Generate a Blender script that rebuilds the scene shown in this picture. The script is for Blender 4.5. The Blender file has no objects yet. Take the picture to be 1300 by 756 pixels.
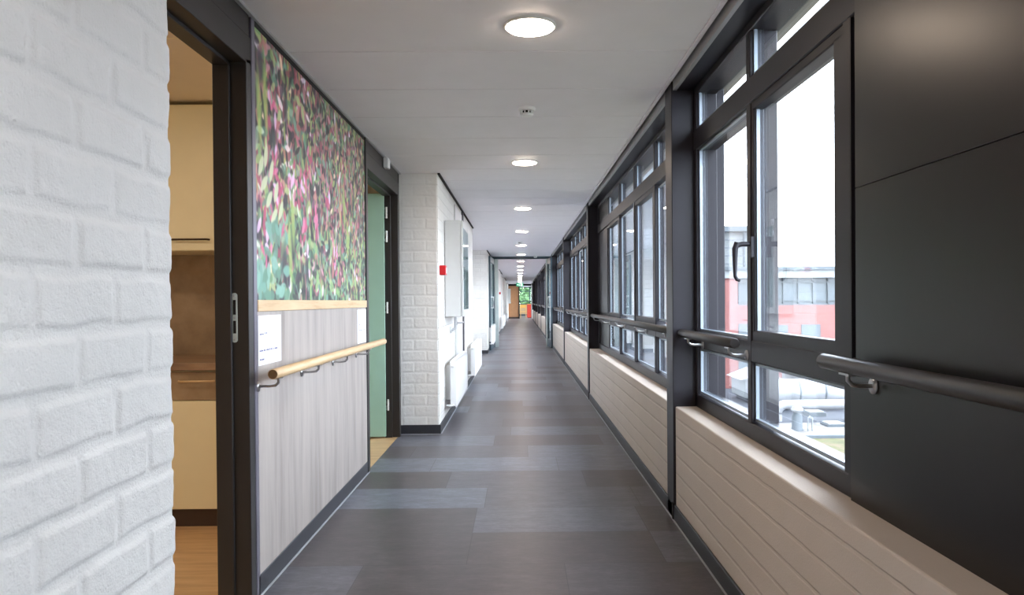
import bpy, math, random
import numpy as np
from mathutils import Vector, Matrix

scene = bpy.context.scene
col = scene.collection

# ---------------------------------------------------------------- camera
F_PX = 930.0
cam_data = bpy.data.cameras.new('camera')
cam_data.sensor_fit = 'HORIZONTAL'
cam_data.sensor_width = 36.0
cam_data.lens = F_PX / 1300.0 * 36.0
cam_data.shift_x = (650.0 - 668.0) / 1300.0
cam_data.shift_y = (390.0 - 378.0) / 1300.0
cam_data.clip_start = 0.02
cam_data.clip_end = 600
cam = bpy.data.objects.new('camera', cam_data)
col.objects.link(cam)
_a = Vector((659 - 668.0, -(382.5 - 390.0), -F_PX)).normalized()      # world +Y seen by the camera
_u = Vector((-0.008, 1, 0))
_z = (_u - _u.dot(_a) * _a).normalized()
_x = _a.cross(_z)
cam.matrix_world = Matrix.Translation((0, 0, 1.2)) @ Matrix((_x, _a, _z)).to_4x4()
scene.camera = cam

# ---------------------------------------------------------------- world, exposure
world = bpy.data.worlds.new('world')
scene.world = world
world.use_nodes = True
wn = world.node_tree
bg = wn.nodes['Background']
bg.inputs['Color'].default_value = (0.80, 0.90, 1.0, 1)
bg.inputs['Strength'].default_value = 7.5
scene.view_settings.view_transform = 'Standard'
scene.view_settings.look = 'None'
scene.view_settings.exposure = 0.8
scene.view_settings.gamma = 1.0
scene.view_settings.use_curve_mapping = False
scene.cycles.max_bounces = 10
scene.cycles.diffuse_bounces = 6
scene.cycles.transparent_max_bounces = 24
scene.cycles.sample_clamp_indirect = 8.0
scene.cycles.use_denoising = True
LAMP = 42.0          # emission of a downlight's diffuser
LAMP_COL = (1.0, 0.80, 0.63)

random.seed(5)
rng = np.random.default_rng(5)

# ---------------------------------------------------------------- geometry helpers
class MB:
    def __init__(s): s.v = []; s.f = []; s.sm = []
    def add(s, vs, fs, smooth=False):
        b = len(s.v); s.v += [tuple(v) for v in vs]
        s.f += [tuple(b + i for i in f) for f in fs]; s.sm += [smooth] * len(fs); return s
    def box(s, x0, x1, y0, y1, z0, z1):
        x0, x1 = min(x0, x1), max(x0, x1); y0, y1 = min(y0, y1), max(y0, y1); z0, z1 = min(z0, z1), max(z0, z1)
        vs = [(x0,y0,z0),(x1,y0,z0),(x1,y1,z0),(x0,y1,z0),(x0,y0,z1),(x1,y0,z1),(x1,y1,z1),(x0,y1,z1)]
        return s.add(vs, [(0,3,2,1),(4,5,6,7),(0,1,5,4),(1,2,6,5),(2,3,7,6),(3,0,4,7)])
    def tube(s, pts, r, n=12, caps=True, radii=None):
        pts = [Vector(p) for p in pts]; rings = []
        up = None
        for i, p in enumerate(pts):
            t = ((pts[min(i+1, len(pts)-1)] - p).normalized() + (p - pts[max(i-1, 0)]).normalized()).normalized()
            if up is None or abs(up.dot(t)) > .95:
                up = Vector((0,0,1)) if abs(t.z) < .9 else Vector((1,0,0))
            a = t.cross(up).normalized(); b = a.cross(t).normalized(); up = b
            rr = radii[i] if radii else r
            rings.append([p + a*rr*math.cos(2*math.pi*k/n) + b*rr*math.sin(2*math.pi*k/n) for k in range(n)])
        vs = [v for R in rings for v in R]; fs = []
        for i in range(len(pts)-1):
            for k in range(n):
                fs.append((i*n+k, i*n+(k+1)%n, (i+1)*n+(k+1)%n, (i+1)*n+k))
        s.add(vs, fs, True)
        if caps:
            s.add(rings[0], [tuple(range(n))[::-1]]); s.add(rings[-1], [tuple(range(n))])
        return s
    def lathe(s, c, prof, n=40, axis='z', smooth=True):
        vs = []; 
        for r, h in prof:
            for k in range(n):
                a = 2*math.pi*k/n; u, w = r*math.cos(a), r*math.sin(a)
                vs.append({'z': (c[0]+u, c[1]+w, c[2]+h), 'x': (c[0]+h, c[1]+u, c[2]+w), 'y': (c[0]+u, c[1]+h, c[2]+w)}[axis])
        fs = []
        for i in range(len(prof)-1):
            for k in range(n):
                fs.append((i*n+k, i*n+(k+1)%n, (i+1)*n+(k+1)%n, (i+1)*n+k))
        s.add(vs, fs, smooth)
        return s
    def prism(s, poly, axis, a0, a1):
        # poly in the two other axes (in xyz order)
        def P(p, h):
            return {'x': (h, p[0], p[1]), 'y': (p[0], h, p[1]), 'z': (p[0], p[1], h)}[axis]
        n = len(poly); vs = [P(p, a0) for p in poly] + [P(p, a1) for p in poly]
        fs = [tuple(range(n))[::-1], tuple(range(n, 2*n))] + [(i, (i+1)%n, n+(i+1)%n, n+i) for i in range(n)]
        return s.add(vs, fs)
    def build(s, name, m, parent=None, bevel=0.0, seg=2, kind=None):
        off = Vector((0,0,0))
        if parent is not None:
            off = wloc(parent)
            base = off
        else:
            a = np.array(s.v); mn, mx = a.min(0), a.max(0)
            base = Vector(((mn[0]+mx[0])/2, (mn[1]+mx[1])/2, mn[2]))
        me = bpy.data.meshes.new(name)
        me.from_pydata([tuple(Vector(v) - base) for v in s.v], [], s.f)
        me.polygons.foreach_set('use_smooth', s.sm)
        me.materials.append(m); me.update()
        import bmesh
        bm = bmesh.new(); bm.from_mesh(me); bmesh.ops.recalc_face_normals(bm, faces=bm.faces); bm.to_mesh(me); bm.free()
        o = bpy.data.objects.new(name, me); col.objects.link(o)
        if parent is not None:
            o.parent = parent
        else:
            o.location = base
        if bevel > 0:
            md = o.modifiers.new('bevel', 'BEVEL'); md.width = bevel; md.segments = seg; md.limit_method = 'ANGLE'
            md.angle_limit = math.radians(40)
        if kind: o['kind'] = kind
        return o

def wloc(o):
    v = Vector((0,0,0))
    while o is not None:
        v = v + o.location; o = o.parent
    return v

def empty(name, loc, label=None, cat=None, group=None, kind=None):
    o = bpy.data.objects.new(name, None); col.objects.link(o); o.location = loc
    o.empty_display_size = .05
    return tag(o, label, cat, group, kind)

def tag(o, label=None, cat=None, group=None, kind=None):
    if label: o['label'] = label
    if cat: o['category'] = cat
    if group: o['group'] = group
    if kind: o['kind'] = kind
    return o

def copy_tree(o, parent=None, shift=None, label=None):
    c = o.copy(); col.objects.link(c); c.parent = parent
    if shift is not None: c.location = Vector(c.location) + Vector(shift)
    if label: c['label'] = label
    for ch in [q for q in o.children]: copy_tree(ch, c)
    return c

# ---------------------------------------------------------------- materials
def new_mat(name):
    m = bpy.data.materials.new(name); m.use_nodes = True
    nt = m.node_tree; return m, nt, nt.nodes['Principled BSDF']
def L(nt, a, b): nt.links.new(a, b)
def rgb(r, g, b):
    f = lambda c: (c/255/12.92) if c/255 <= .04045 else ((c/255+.055)/1.055)**2.4
    return (f(r), f(g), f(b), 1)
def position(nt):
    return nt.nodes.new('ShaderNodeNewGeometry').outputs['Position']
def noise(nt, vec, scale, detail=4, rough=.55, stretch=None):
    if stretch:
        mp = nt.nodes.new('ShaderNodeMapping'); mp.inputs['Scale'].default_value = stretch
        L(nt, vec, mp.inputs['Vector']); vec = mp.outputs['Vector']
    n = nt.nodes.new('ShaderNodeTexNoise'); n.inputs['Scale'].default_value = scale
    n.inputs['Detail'].default_value = detail; n.inputs['Roughness'].default_value = rough
    L(nt, vec, n.inputs['Vector']); return n.outputs['Fac']
def ramp(nt, fac, stops):
    r = nt.nodes.new('ShaderNodeValToRGB'); el = r.color_ramp.elements
    el[0].position = stops[0][0]; el[0].color = stops[0][1]; el[1].position = stops[-1][0]; el[1].color = stops[-1][1]
    for p, c in stops[1:-1]:
        e = el.new(p); e.color = c
    L(nt, fac, r.inputs['Fac']); return r.outputs['Color']
def bump(nt, bs, h, strength=.3, dist=.002, prev=None):
    b = nt.nodes.new('ShaderNodeBump'); b.inputs['Strength'].default_value = strength; b.inputs['Distance'].default_value = dist
    L(nt, h, b.inputs['Height'])
    if prev is not None: L(nt, prev, b.inputs['Normal'])
    if bs is not None: L(nt, b.outputs['Normal'], bs.inputs['Normal'])
    return b.outputs['Normal']
def mth(nt, op, a, b=None):
    n = nt.nodes.new('ShaderNodeMath'); n.operation = op
    for i, q in enumerate((a, b)):
        if q is None: continue
        if isinstance(q, (int, float)): n.inputs[i].default_value = q
        else: L(nt, q, n.inputs[i])
    return n.outputs[0]

def plain(name, c, rough=.5, metal=0.0, vary=.06, bscale=0, bstr=.1, spec=.5):
    m, nt, bs = new_mat(name)
    p = position(nt); n = noise(nt, p, 6, 3)
    lo = tuple(v*(1-vary) for v in c[:3]) + (1,); hi = tuple(min(1, v*(1+vary)) for v in c[:3]) + (1,)
    L(nt, ramp(nt, n, [(.3, lo), (.7, hi)]), bs.inputs['Base Color'])
    bs.inputs['Roughness'].default_value = rough; bs.inputs['Metallic'].default_value = metal
    bs.inputs['Specular IOR Level'].default_value = spec
    if bscale: bump(nt, bs, noise(nt, p, bscale, 3), bstr, .001)
    return m

def brick_paint(name, c, mortar_bump=True, vert=1.0, rough_scale=1.0, width=.225):
    m, nt, bs = new_mat(name)
    p = position(nt)
    n1 = noise(nt, p, 3, 3)
    lo = tuple(v*.95 for v in c[:3]) + (1,)
    L(nt, ramp(nt, n1, [(.35, lo), (.65, c)]), bs.inputs['Base Color'])
    bs.inputs['Roughness'].default_value = .62; bs.inputs['Specular IOR Level'].default_value = .3
    fine = noise(nt, p, 170, 4, .6)
    pits = nt.nodes.new('ShaderNodeTexVoronoi'); pits.inputs['Scale'].default_value = 95
    L(nt, p, pits.inputs['Vector'])
    pit = mth(nt, 'MINIMUM', pits.outputs['Distance'], .35)
    h = mth(nt, 'ADD', fine, mth(nt, 'MULTIPLY', pit, .9))
    nrm = bump(nt, None, h, .55*rough_scale, .003)
    if mortar_bump:
        sp = nt.nodes.new('ShaderNodeSeparateXYZ'); L(nt, p, sp.inputs[0])
        cb = nt.nodes.new('ShaderNodeCombineXYZ')
        wob = mth(nt, 'MULTIPLY', mth(nt, 'SUBTRACT', noise(nt, p, 9, 2), .5), .008)
        L(nt, mth(nt, 'ADD', mth(nt, 'ADD', sp.outputs[0], sp.outputs[1]), .055), cb.inputs[0])
        L(nt, mth(nt, 'ADD', mth(nt, 'SUBTRACT', sp.outputs[2], .057), wob), cb.inputs[1])
        br = nt.nodes.new('ShaderNodeTexBrick')
        br.offset = .5; br.inputs['Scale'].default_value = 1; br.inputs['Mortar Size'].default_value = .009
        br.inputs['Mortar Smooth'].default_value = .6; br.inputs['Brick Width'].default_value = width
        br.inputs['Row Height'].default_value = .1
        L(nt, cb.outputs[0], br.inputs['Vector'])
        inv = mth(nt, 'SUBTRACT', 1.0, mth(nt, 'MULTIPLY', br.outputs['Fac'], vert))
        nrm = bump(nt, None, inv, .8, .006, nrm)
    L(nt, nrm, bs.inputs['Normal'])
    return m

WHITE = rgb(232, 230, 226)
M = {}
M['brick'] = brick_paint('painted_brick', WHITE)
M['brick_relief'] = brick_paint('painted_brick_relief', WHITE, False)
M['parapet'] = brick_paint('painted_parapet_brick', rgb(212, 200, 189), True, .7, .55, 60.0)
M['white_wall'] = plain('white_wall', rgb(232, 231, 228), .6, bscale=80, bstr=.15)
M['dark_frame'] = plain('dark_frame_paint', rgb(39, 37, 44), .42, 0, .04, 60, .05, spec=.3)
M['dark_panel'] = plain('dark_panel_paint', rgb(18, 15, 17), .33, 0, .05, 5, .35, spec=.45)
M['door_frame'] = plain('door_frame_paint', rgb(40, 38, 38), .42, 0, .04)
M['gap'] = plain('gap_dark', rgb(14, 14, 15), .7)
M['edge_metal'] = plain('edge_metal', rgb(116, 112, 124), .35, .3)
M['skirting'] = plain('skirting', rgb(46, 47, 53), .45, 0, .06)
M['caulk'] = plain('caulk', rgb(168, 172, 178), .5)
M['ceiling'] = plain('ceiling_panel', rgb(240, 237, 243), .55, 0, .015, 220, .04)
M['trim_metal'] = plain('trim_metal', rgb(176, 176, 178), .4, .2, .03)
M['bead'] = plain('glazing_bead', rgb(150, 162, 174), .35, .4, .03)
M['steel'] = plain('brushed_steel', rgb(190, 190, 192), .28, .9, .05)
M['white_enamel'] = plain('white_enamel', rgb(238, 238, 238), .35, 0, .01)
M['pale_grey'] = plain('pale_grey_paint', rgb(204, 204, 202), .45, 0, .02)
M['oak'] = None
M['green_door'] = plain('green_door_paint', rgb(156, 194, 176), .38, 0, .03, 90, .04)
M['red_plastic'] = plain('red_plastic', rgb(196, 30, 36), .3, 0, .04)
M['paper'] = plain('paper', rgb(240, 242, 250), .7, 0, .01)
M['ink'] = plain('ink', rgb(110, 112, 150), .8)
M['cream'] = plain('cream_laminate', rgb(238, 232, 198), .4, 0, .02)
M['plinth'] = plain('brown_plinth', rgb(62, 48, 42), .5)
M['room_wall'] = plain('room_wall', rgb(226, 216, 196), .7, 0, .02)
M['handle_dark'] = plain('bronze_handle', rgb(70, 56, 44), .35, .7)
M['handle_light'] = plain('satin_handle', rgb(214, 190, 150), .35, .5)
M['rail_dark'] = plain('dark_rail', rgb(40, 35, 34), .4, 0, .08, 40, .05)
M['soffit'] = plain('outside_soffit', rgb(60, 66, 72), .6, 0, .12)
M['fascia'] = plain('outside_fascia', rgb(120, 117, 110), .5, 0, .05)
M['teal_frame'] = plain('teal_grey_frame', rgb(58, 78, 88), .4)
M['pale_frame'] = plain('pale_grey_frame', rgb(196, 206, 204), .4)
M['brown_panel'] = plain('brown_panel', rgb(168, 122, 84), .5, 0, .08)
M['tan'] = plain('tan_panel', rgb(196, 164, 124), .5)
M['yellow_wood'] = plain('yellow_wood', rgb(220, 168, 84), .45)
M['red_fabric'] = plain('red_fabric', rgb(196, 62, 44), .7)
M['exit_green'] = None

def emit(name, c, s):
    m, nt, bs = new_mat(name)
    bs.inputs['Base Color'].default_value = (*c[:3], 1)
    bs.inputs['Emission Color'].default_value = (*c[:3], 1); bs.inputs['Emission Strength'].default_value = s
    n = noise(nt, position(nt), 4, 1)
    L(nt, ramp(nt, n, [(0, (*[v*.98 for v in c[:3]], 1)), (1, (*c[:3], 1))]), bs.inputs['Emission Color'])
    return m
M['lamp'] = emit('lamp_diffuser', LAMP_COL, LAMP)
M['exit_green'] = emit('exit_green', (0.02, .30, .16), .6)
M['exit_white'] = emit('exit_white', (.7, .9, .8), .6)

def glass_mat(name, boost, tint):
    m, nt, bs = new_mat(name); nt.nodes.remove(bs)
    out = nt.nodes['Material Output']
    tr = nt.nodes.new('ShaderNodeBsdfTransparent'); tr.inputs['Color'].default_value = (*tint, 1)
    gl = nt.nodes.new('ShaderNodeBsdfGlossy'); gl.inputs['Roughness'].default_value = .006
    gl.inputs['Color'].default_value = (.93, .97, 1, 1)
    geo = nt.nodes.new('ShaderNodeNewGeometry')
    dt = nt.nodes.new('ShaderNodeVectorMath'); dt.operation = 'DOT_PRODUCT'
    L(nt, geo.outputs['Incoming'], dt.inputs[0]); L(nt, geo.outputs['Normal'], dt.inputs[1])
    om = mth(nt, 'SUBTRACT', 1.0, mth(nt, 'ABSOLUTE', dt.outputs['Value']))
    f2 = mth(nt, 'ADD', .035*boost, mth(nt, 'MULTIPLY', mth(nt, 'POWER', om, 5.0), .96*boost))
    f2 = mth(nt, 'MINIMUM', f2, .95)
    mix = nt.nodes.new('ShaderNodeMixShader'); L(nt, f2, mix.inputs[0]); L(nt, tr.outputs[0], mix.inputs[1]); L(nt, gl.outputs[0], mix.inputs[2])
    bmp = bump(nt, None, noise(nt, position(nt), 3, 2), .02, .004)
    L(nt, bmp, gl.inputs['Normal'])
    L(nt, mix.outputs[0], out.inputs['Surface'])
    return m
M['glass'] = glass_mat('double_glazing', 1.0, (.96, .96, .97))
M['screen_glass'] = glass_mat('door_glass', .8, (.86, .94, .93))

def wood(name, c0, c1, c2, stretch, scale=5, rough=.45, planks=None):
    m, nt, bs = new_mat(name)
    p = position(nt)
    n = noise(nt, p, scale, 8, .62, stretch)
    n2 = noise(nt, p, scale*2.7, 5, .6, stretch)
    f = mth(nt, 'ADD', mth(nt, 'MULTIPLY', n, .7), mth(nt, 'MULTIPLY', n2, .3))
    L(nt, ramp(nt, f, [(.34, c0), (.5, c1), (.68, c2)]), bs.inputs['Base Color'])
    bs.inputs['Roughness'].default_value = rough
    bump(nt, bs, n2, .08, .001)
    return m
M['grey_oak'] = wood('grey_oak_laminate', rgb(140, 131, 125), rgb(166, 157, 151), rgb(179, 171, 164), (1.6, 1.6, .16), 5, .5)
M['oak'] = wood('oak_wood', rgb(196, 160, 116), rgb(216, 184, 142), rgb(226, 198, 158), (6, .5, 6), 5, .4)
M['oak_end'] = wood('oak_end_grain', rgb(92, 68, 40), rgb(112, 84, 50), rgb(126, 96, 60), (3, 3, 3), 14, .6)
M['oak_floor'] = wood('oak_floor', rgb(178, 142, 104), rgb(202, 168, 124), rgb(216, 184, 142), (.5, 5, 3), 4, .35)
M['concrete_laminate'] = wood('brown_stone_laminate', rgb(128, 108, 86), rgb(150, 130, 104), rgb(170, 150, 124), (1, 1, 1), 4, .4)
M['worktop'] = wood('brown_worktop', rgb(118, 96, 78), rgb(146, 120, 96), rgb(168, 142, 116), (.6, 3, 3), 5, .3)

def floor_mat():
    m, nt, bs = new_mat('dark_vinyl_tile'); p = position(nt)
    sp = nt.nodes.new('ShaderNodeSeparateXYZ'); L(nt, p, sp.inputs[0])
    v = mth(nt, 'DIVIDE', mth(nt, 'SUBTRACT', sp.outputs[1], .59), .457)
    row = mth(nt, 'FLOOR', v); fv = mth(nt, 'FRACT', v)
    wn1 = nt.nodes.new('ShaderNodeTexWhiteNoise'); wn1.noise_dimensions = '1D'; L(nt, mth(nt, 'ADD', row, 3.37), wn1.inputs['W'])
    u = mth(nt, 'DIVIDE', mth(nt, 'ADD', mth(nt, 'ADD', sp.outputs[0], .05), mth(nt, 'MULTIPLY', wn1.outputs['Value'], .9144)), .9144)
    cx = mth(nt, 'FLOOR', u); fu = mth(nt, 'FRACT', u)
    cb = nt.nodes.new('ShaderNodeCombineXYZ'); L(nt, cx, cb.inputs[0]); L(nt, row, cb.inputs[1])
    w2 = nt.nodes.new('ShaderNodeTexWhiteNoise'); w2.noise_dimensions = '2D'; L(nt, cb.outputs[0], w2.inputs['Vector'])
    base = ramp(nt, w2.outputs['Value'], [(0, rgb(78, 71, 72)), (.45, rgb(91, 89, 95)), (1, rgb(104, 107, 117))])
    n = noise(nt, p, 6, 7, .68, (1, 2.6, 1)); n3 = noise(nt, p, 22, 6, .75, (1, 3.4, 1))
    mxn = mth(nt, 'ADD', mth(nt, 'MULTIPLY', n, .5), mth(nt, 'MULTIPLY', n3, .5))
    sc = ramp(nt, mxn, [(.38, (.6, .6, .6, 1)), (.5, (1, 1, 1, 1)), (.62, (1.55, 1.55, 1.55, 1))])
    mx = nt.nodes.new('ShaderNodeMix'); mx.data_type = 'RGBA'; mx.blend_type = 'MULTIPLY'; mx.inputs[0].default_value = 1
    L(nt, base, mx.inputs[6]); L(nt, sc, mx.inputs[7])
    ev = mth(nt, 'LESS_THAN', mth(nt, 'MINIMUM', fv, mth(nt, 'SUBTRACT', 1, fv)), .0045)
    eu = mth(nt, 'LESS_THAN', mth(nt, 'MINIMUM', fu, mth(nt, 'SUBTRACT', 1, fu)), .0022)
    e = mth(nt, 'MAXIMUM', ev, eu)
    m2 = nt.nodes.new('ShaderNodeMix'); m2.data_type = 'RGBA'; L(nt, mth(nt, 'MULTIPLY', e, .55), m2.inputs[0])
    L(nt, mx.outputs[2], m2.inputs[6]); m2.inputs[7].default_value = rgb(34, 33, 36)
    L(nt, m2.outputs[2], bs.inputs['Base Color'])
    L(nt, ramp(nt, mxn, [(.3, (.30, .30, .30, 1)), (.7, (.44, .44, .44, 1))]), bs.inputs['Roughness'])
    bump(nt, bs, mth(nt, 'SUBTRACT', n3, e), .12, .001)
    return m
M['floor'] = floor_mat()

# ================================================================ STRUCTURE
CH = 2.365           # ceiling height
XB, XP, XR, XW = -.73, -1.08, .845, .955     # brick plane, panel plane, parapet plane, window frame plane
YEND = 50.0
P = 4.84             # bay pitch of the window wall
S = 'structure'

MB().box(-1.085, .955, -4, YEND, -.2, 0).build('floor', M['floor'], kind=S)

# ceiling of cross panels with narrow joints
c = MB(); y = 3.422 - .607*12
while y < 50.2:
    c.box(-1.08, .80, y+.0035, min(y+.6035, 50.2), CH, CH+.02); y += .607
ceil = c.build('ceiling', M['ceiling'], bevel=.003, seg=1, kind=S)
MB().box(-4.2, 1.1, -4.2, 66, CH+.06, CH+.35).build('ceiling', M['gap'], kind=S)  # unseen slab over the panels, added to block the sky
MB().box(.80, .818, -4, YEND, CH-.006, CH+.055).build('trim_1', M['ceiling'], kind=S)
MB().box(.818, .842, -4, YEND, CH+.03, CH+.055).build('trim_2', M['gap'], kind=S)
MB().box(.842, .862, -4, YEND, CH-.03, CH+.055).build('trim_3', M['trim_metal'], kind=S)
MB().box(.862, 1.09, -4, YEND, CH-.025, CH+.055).build('trim_4', M['dark_frame'], kind=S)
# ceiling edge strip on the left, following the walls
for k, (a, b, X) in enumerate([(-4, 1.57, XB), (1.57, 6.64, XP), (6.64, 11.6, XB), (11.6, 16.7, XP), (16.7, 21.65, XB), (26.75, 31.7, XB), (36.8, 41.75, XB), (46.85, 50, XB)]):
    MB().box(X, X+.022, a, b, CH-.012, CH+.0).build('trim_5' if k == 0 else 'trim_5.%03d' % k, M['trim_metal'] if X == XP else M['gap'], kind=S)

# brick relief mesh (painted, hand laid): heightfield on a plane
def brick_height(u, v, seed=0, L_=.225, H_=.1, deep=1.0, jw=1.0):
    r = np.random.default_rng(seed)
    wob = .002*np.sin(u*7.3+seed) + .0013*np.sin(u*17.1+1.3)+.001*np.sin(u*41)
    vv = (v - .057 + wob)/H_; row = np.floor(vv).astype(int); fv = (vv-row)*H_
    off = np.where(row % 2 == 0, 0, L_/2)
    uu = (u + off + .0025*np.sin(v*23+seed))/L_; cl = np.floor(uu).astype(int); fu = (uu-cl)*L_
    tab = r.random((64, 64))*.006
    prot = tab[row % 64, cl % 64]
    jn = .0075*jw*(1+.35*np.sin(u*31+v*9)*np.sin(v*47))
    dv = np.minimum(fv, H_-fv)-jn; du = np.minimum(fu, L_-fu)-jn*.8
    d = np.clip(np.minimum(dv, du)/.009, 0, 1); d = d*d*(3-2*d)
    dn = r.random(u.shape)-.5
    k = np.array([.25, .5, .25])
    for _ in range(2):
        dn = np.apply_along_axis(lambda q: np.convolve(q, k, 'same'), 0, dn); dn = np.apply_along_axis(lambda q: np.convolve(q, k, 'same'), 1, dn)
    return d*(.0036+prot*.35)*deep + dn*(.0042)*(.35+.65*d)

def relief(name, u0, u1, v0, v1, step, to_world, phase, edge_lo=False, edge_hi=False, seed=0, deep=1.0, jw=1.0):
    nu = int(round((u1-u0)/step))+1; nv = int(round((v1-v0)/step))+1
    u = np.linspace(u0, u1, nu); v = np.linspace(v0, v1, nv); U, V = np.meshgrid(u, v, indexing='ij')
    Hh = brick_height(U+phase, V, seed, deep=deep, jw=jw)
    du = np.zeros_like(U); sink = np.zeros_like(U)
    R_ = .012
    if edge_hi:
        t = np.clip((U-(u1-R_))/R_, 0, 1); sink += R_*.8*(1-np.sqrt(1-t*t*.98)); du += t*(np.minimum(Hh, .02)*1.1-.004)
    if edge_lo:
        t = np.clip(((u0+R_)-U)/R_, 0, 1); sink += R_*.8*(1-np.sqrt(1-t*t*.98)); du -= t*(np.minimum(Hh, .02)*1.1-.004)
    W = to_world(U+du, V, Hh-sink-.010)
    pts = np.stack(W, -1).reshape(-1, 3)
    base = np.array([(pts[:,0].min()+pts[:,0].max())/2, (pts[:,1].min()+pts[:,1].max())/2, pts[:,2].min()])
    idx = np.arange(nu*nv).reshape(nu, nv)
    q = np.stack([idx[:-1,:-1], idx[1:,:-1], idx[1:,1:], idx[:-1,1:]], -1).reshape(-1, 4)
    me = bpy.data.meshes.new(name); me.vertices.add(nu*nv); me.vertices.foreach_set('co', (pts-base).astype(np.float32).ravel())
    me.loops.add(q.size); me.loops.foreach_set('vertex_index', q.astype(np.int32).ravel())
    me.polygons.add(len(q)); me.polygons.foreach_set('loop_start', np.arange(0, q.size, 4, dtype=np.int32))
    me.polygons.foreach_set('use_smooth', np.ones(len(q), bool)); me.update(calc_edges=True); me.validate()
    me.materials.append(M['brick_relief'])
    o = bpy.data.objects.new(name, me); col.objects.link(o); o.location = base; o['kind'] = S
    return o

# left wall, near brick pier: relief surface in front of a solid core
# bricks run so that the row below z=1.057 starts full at the end (y = 1.57)
ph = (.225*8 - 1.57)
MB().box(XP, XB-.014, -4, 1.555, 0, CH).build('wall_left', M['brick'], kind=S)
relief('wall_left', -.2, 1.57, 0, CH, .005, lambda U, V, H: (XB+H, U, V), ph + .1125, edge_hi=True, seed=3)
MB().box(XB-.014, XB, -4, -.2, 0, CH).build('wall_left', M['brick'], kind=S)
# the pillar beyond the second door: front face relief, side in bump
MB().box(XP, XB-.001, 6.653, 11.6, 0, CH).build('wall_left', M['brick'], kind=S)
relief('wall_left', XP, XB, 0, CH, .006, lambda U, V, H: (U, 6.64-H, V), .225*6+.73+.1125, edge_hi=True, seed=9, deep=.5, jw=.6)
for a, b in ((16.7, 21.65), (26.75, 31.7), (36.8, 41.75), (46.85, 50)):
    MB().box(XP, XB-.001, a, b, 0, CH).build('wall_left', M['brick'], kind=S)
for a, b in ((11.6, 16.7), (21.65, 26.75), (31.7, 36.8), (41.75, 46.85)):
    MB().box(XP-.1, XP, a, b, 0, CH).build('wall_left', M['white_wall'], kind=S)
MB().box(XP-.1, XP-.0005, 3.0, 5.15, 0, CH+.05).build('wall_left', M['white_wall'], kind=S)
# wall behind the camera
MB().box(-1.08, .955, -4.15, -4, 0, CH).build('wall_back', M['white_wall'], kind=S)

MB().box(XP, XP+.010, 3.002, 5.13, CH-.034, CH-.012).build('trim_11', M['gap'], kind=S)
# skirtings with a pale sealant line
def skirting(k, x0, x1, y0, y1, sx=0, sy=0, h=.085):
    o = MB().box(x0, x1, y0, y1, 0, h).build('baseboard_left' if x0 < 0 else 'baseboard_right', M['skirting'], bevel=.003, seg=1, kind=S)
    s = MB()
    if sx > 0: s.box(x1, x1+.007, y0, y1, 0, .005)
    if sx < 0: s.box(x0-.007, x0, y0, y1, 0, .005)
    if sy < 0: s.box(x0, x1, y0-.007, y0, 0, .005)
    s.build('sealant_line', M['caulk'], o)
skirting(0, XP, XP+.012, 2.985, 5.16, 1)
skirting(1, XP, XB+.012, 6.625, 6.64, 0, -1)
skirting(2, XB, XB+.012, 6.64, 11.6, 1)
skirting(3, XP, XB+.012, 16.685, 16.7, 0, -1)
skirting(4, XB, XB+.012, 16.7, 21.65, 1)
for a, b in ((26.75, 31.7), (36.8, 41.75), (46.85, 50)):
    skirting(5, XP, XB+.012, a-.015, a, 0, -1); skirting(5, XB, XB+.012, a, b, 1)
posts = [3.97 + P*k for k in range(-1, 10)]
for k, yp in enumerate(posts[:-1]):
    a = yp+.0 if k == 0 else yp+.02
    skirting(6, XR-.012, XR, a, yp+P+.015, -1)
    MB().box(XR-.018, XR, yp+P-.001, yp+P+.02, 0, .092).build('skirting_joint', M['gap']).parent = None
for o in [o for o in bpy.data.objects if o.name.startswith('skirting_joint')]:
    o.name = 'trim_6'; o['kind'] = S

# ---------------------------------------------------------------- right wall: parapets, columns, windows
for k, yp in enumerate(posts[:-1]):
    MB().box(XR, 1.12, yp+.17 if k else -4, yp+P, -.3, .62).build('wall_right', M['parapet'], bevel=.006, kind=S)
MB().box(XR+.02, 1.12, -4, posts[0], .62, CH+.05).build('wall_right', M['dark_panel'], kind=S)
MB().box(1.0, 1.12, -4, 60, CH-.02, CH+.7).build('wall_right', M['soffit'], kind=S)
for yp in posts:
    MB().box(XR-.012, 1.12, yp, yp+.17, 0, CH+.02).build('trim_7', M['dark_frame'], bevel=.003, seg=1, kind=S)

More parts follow.
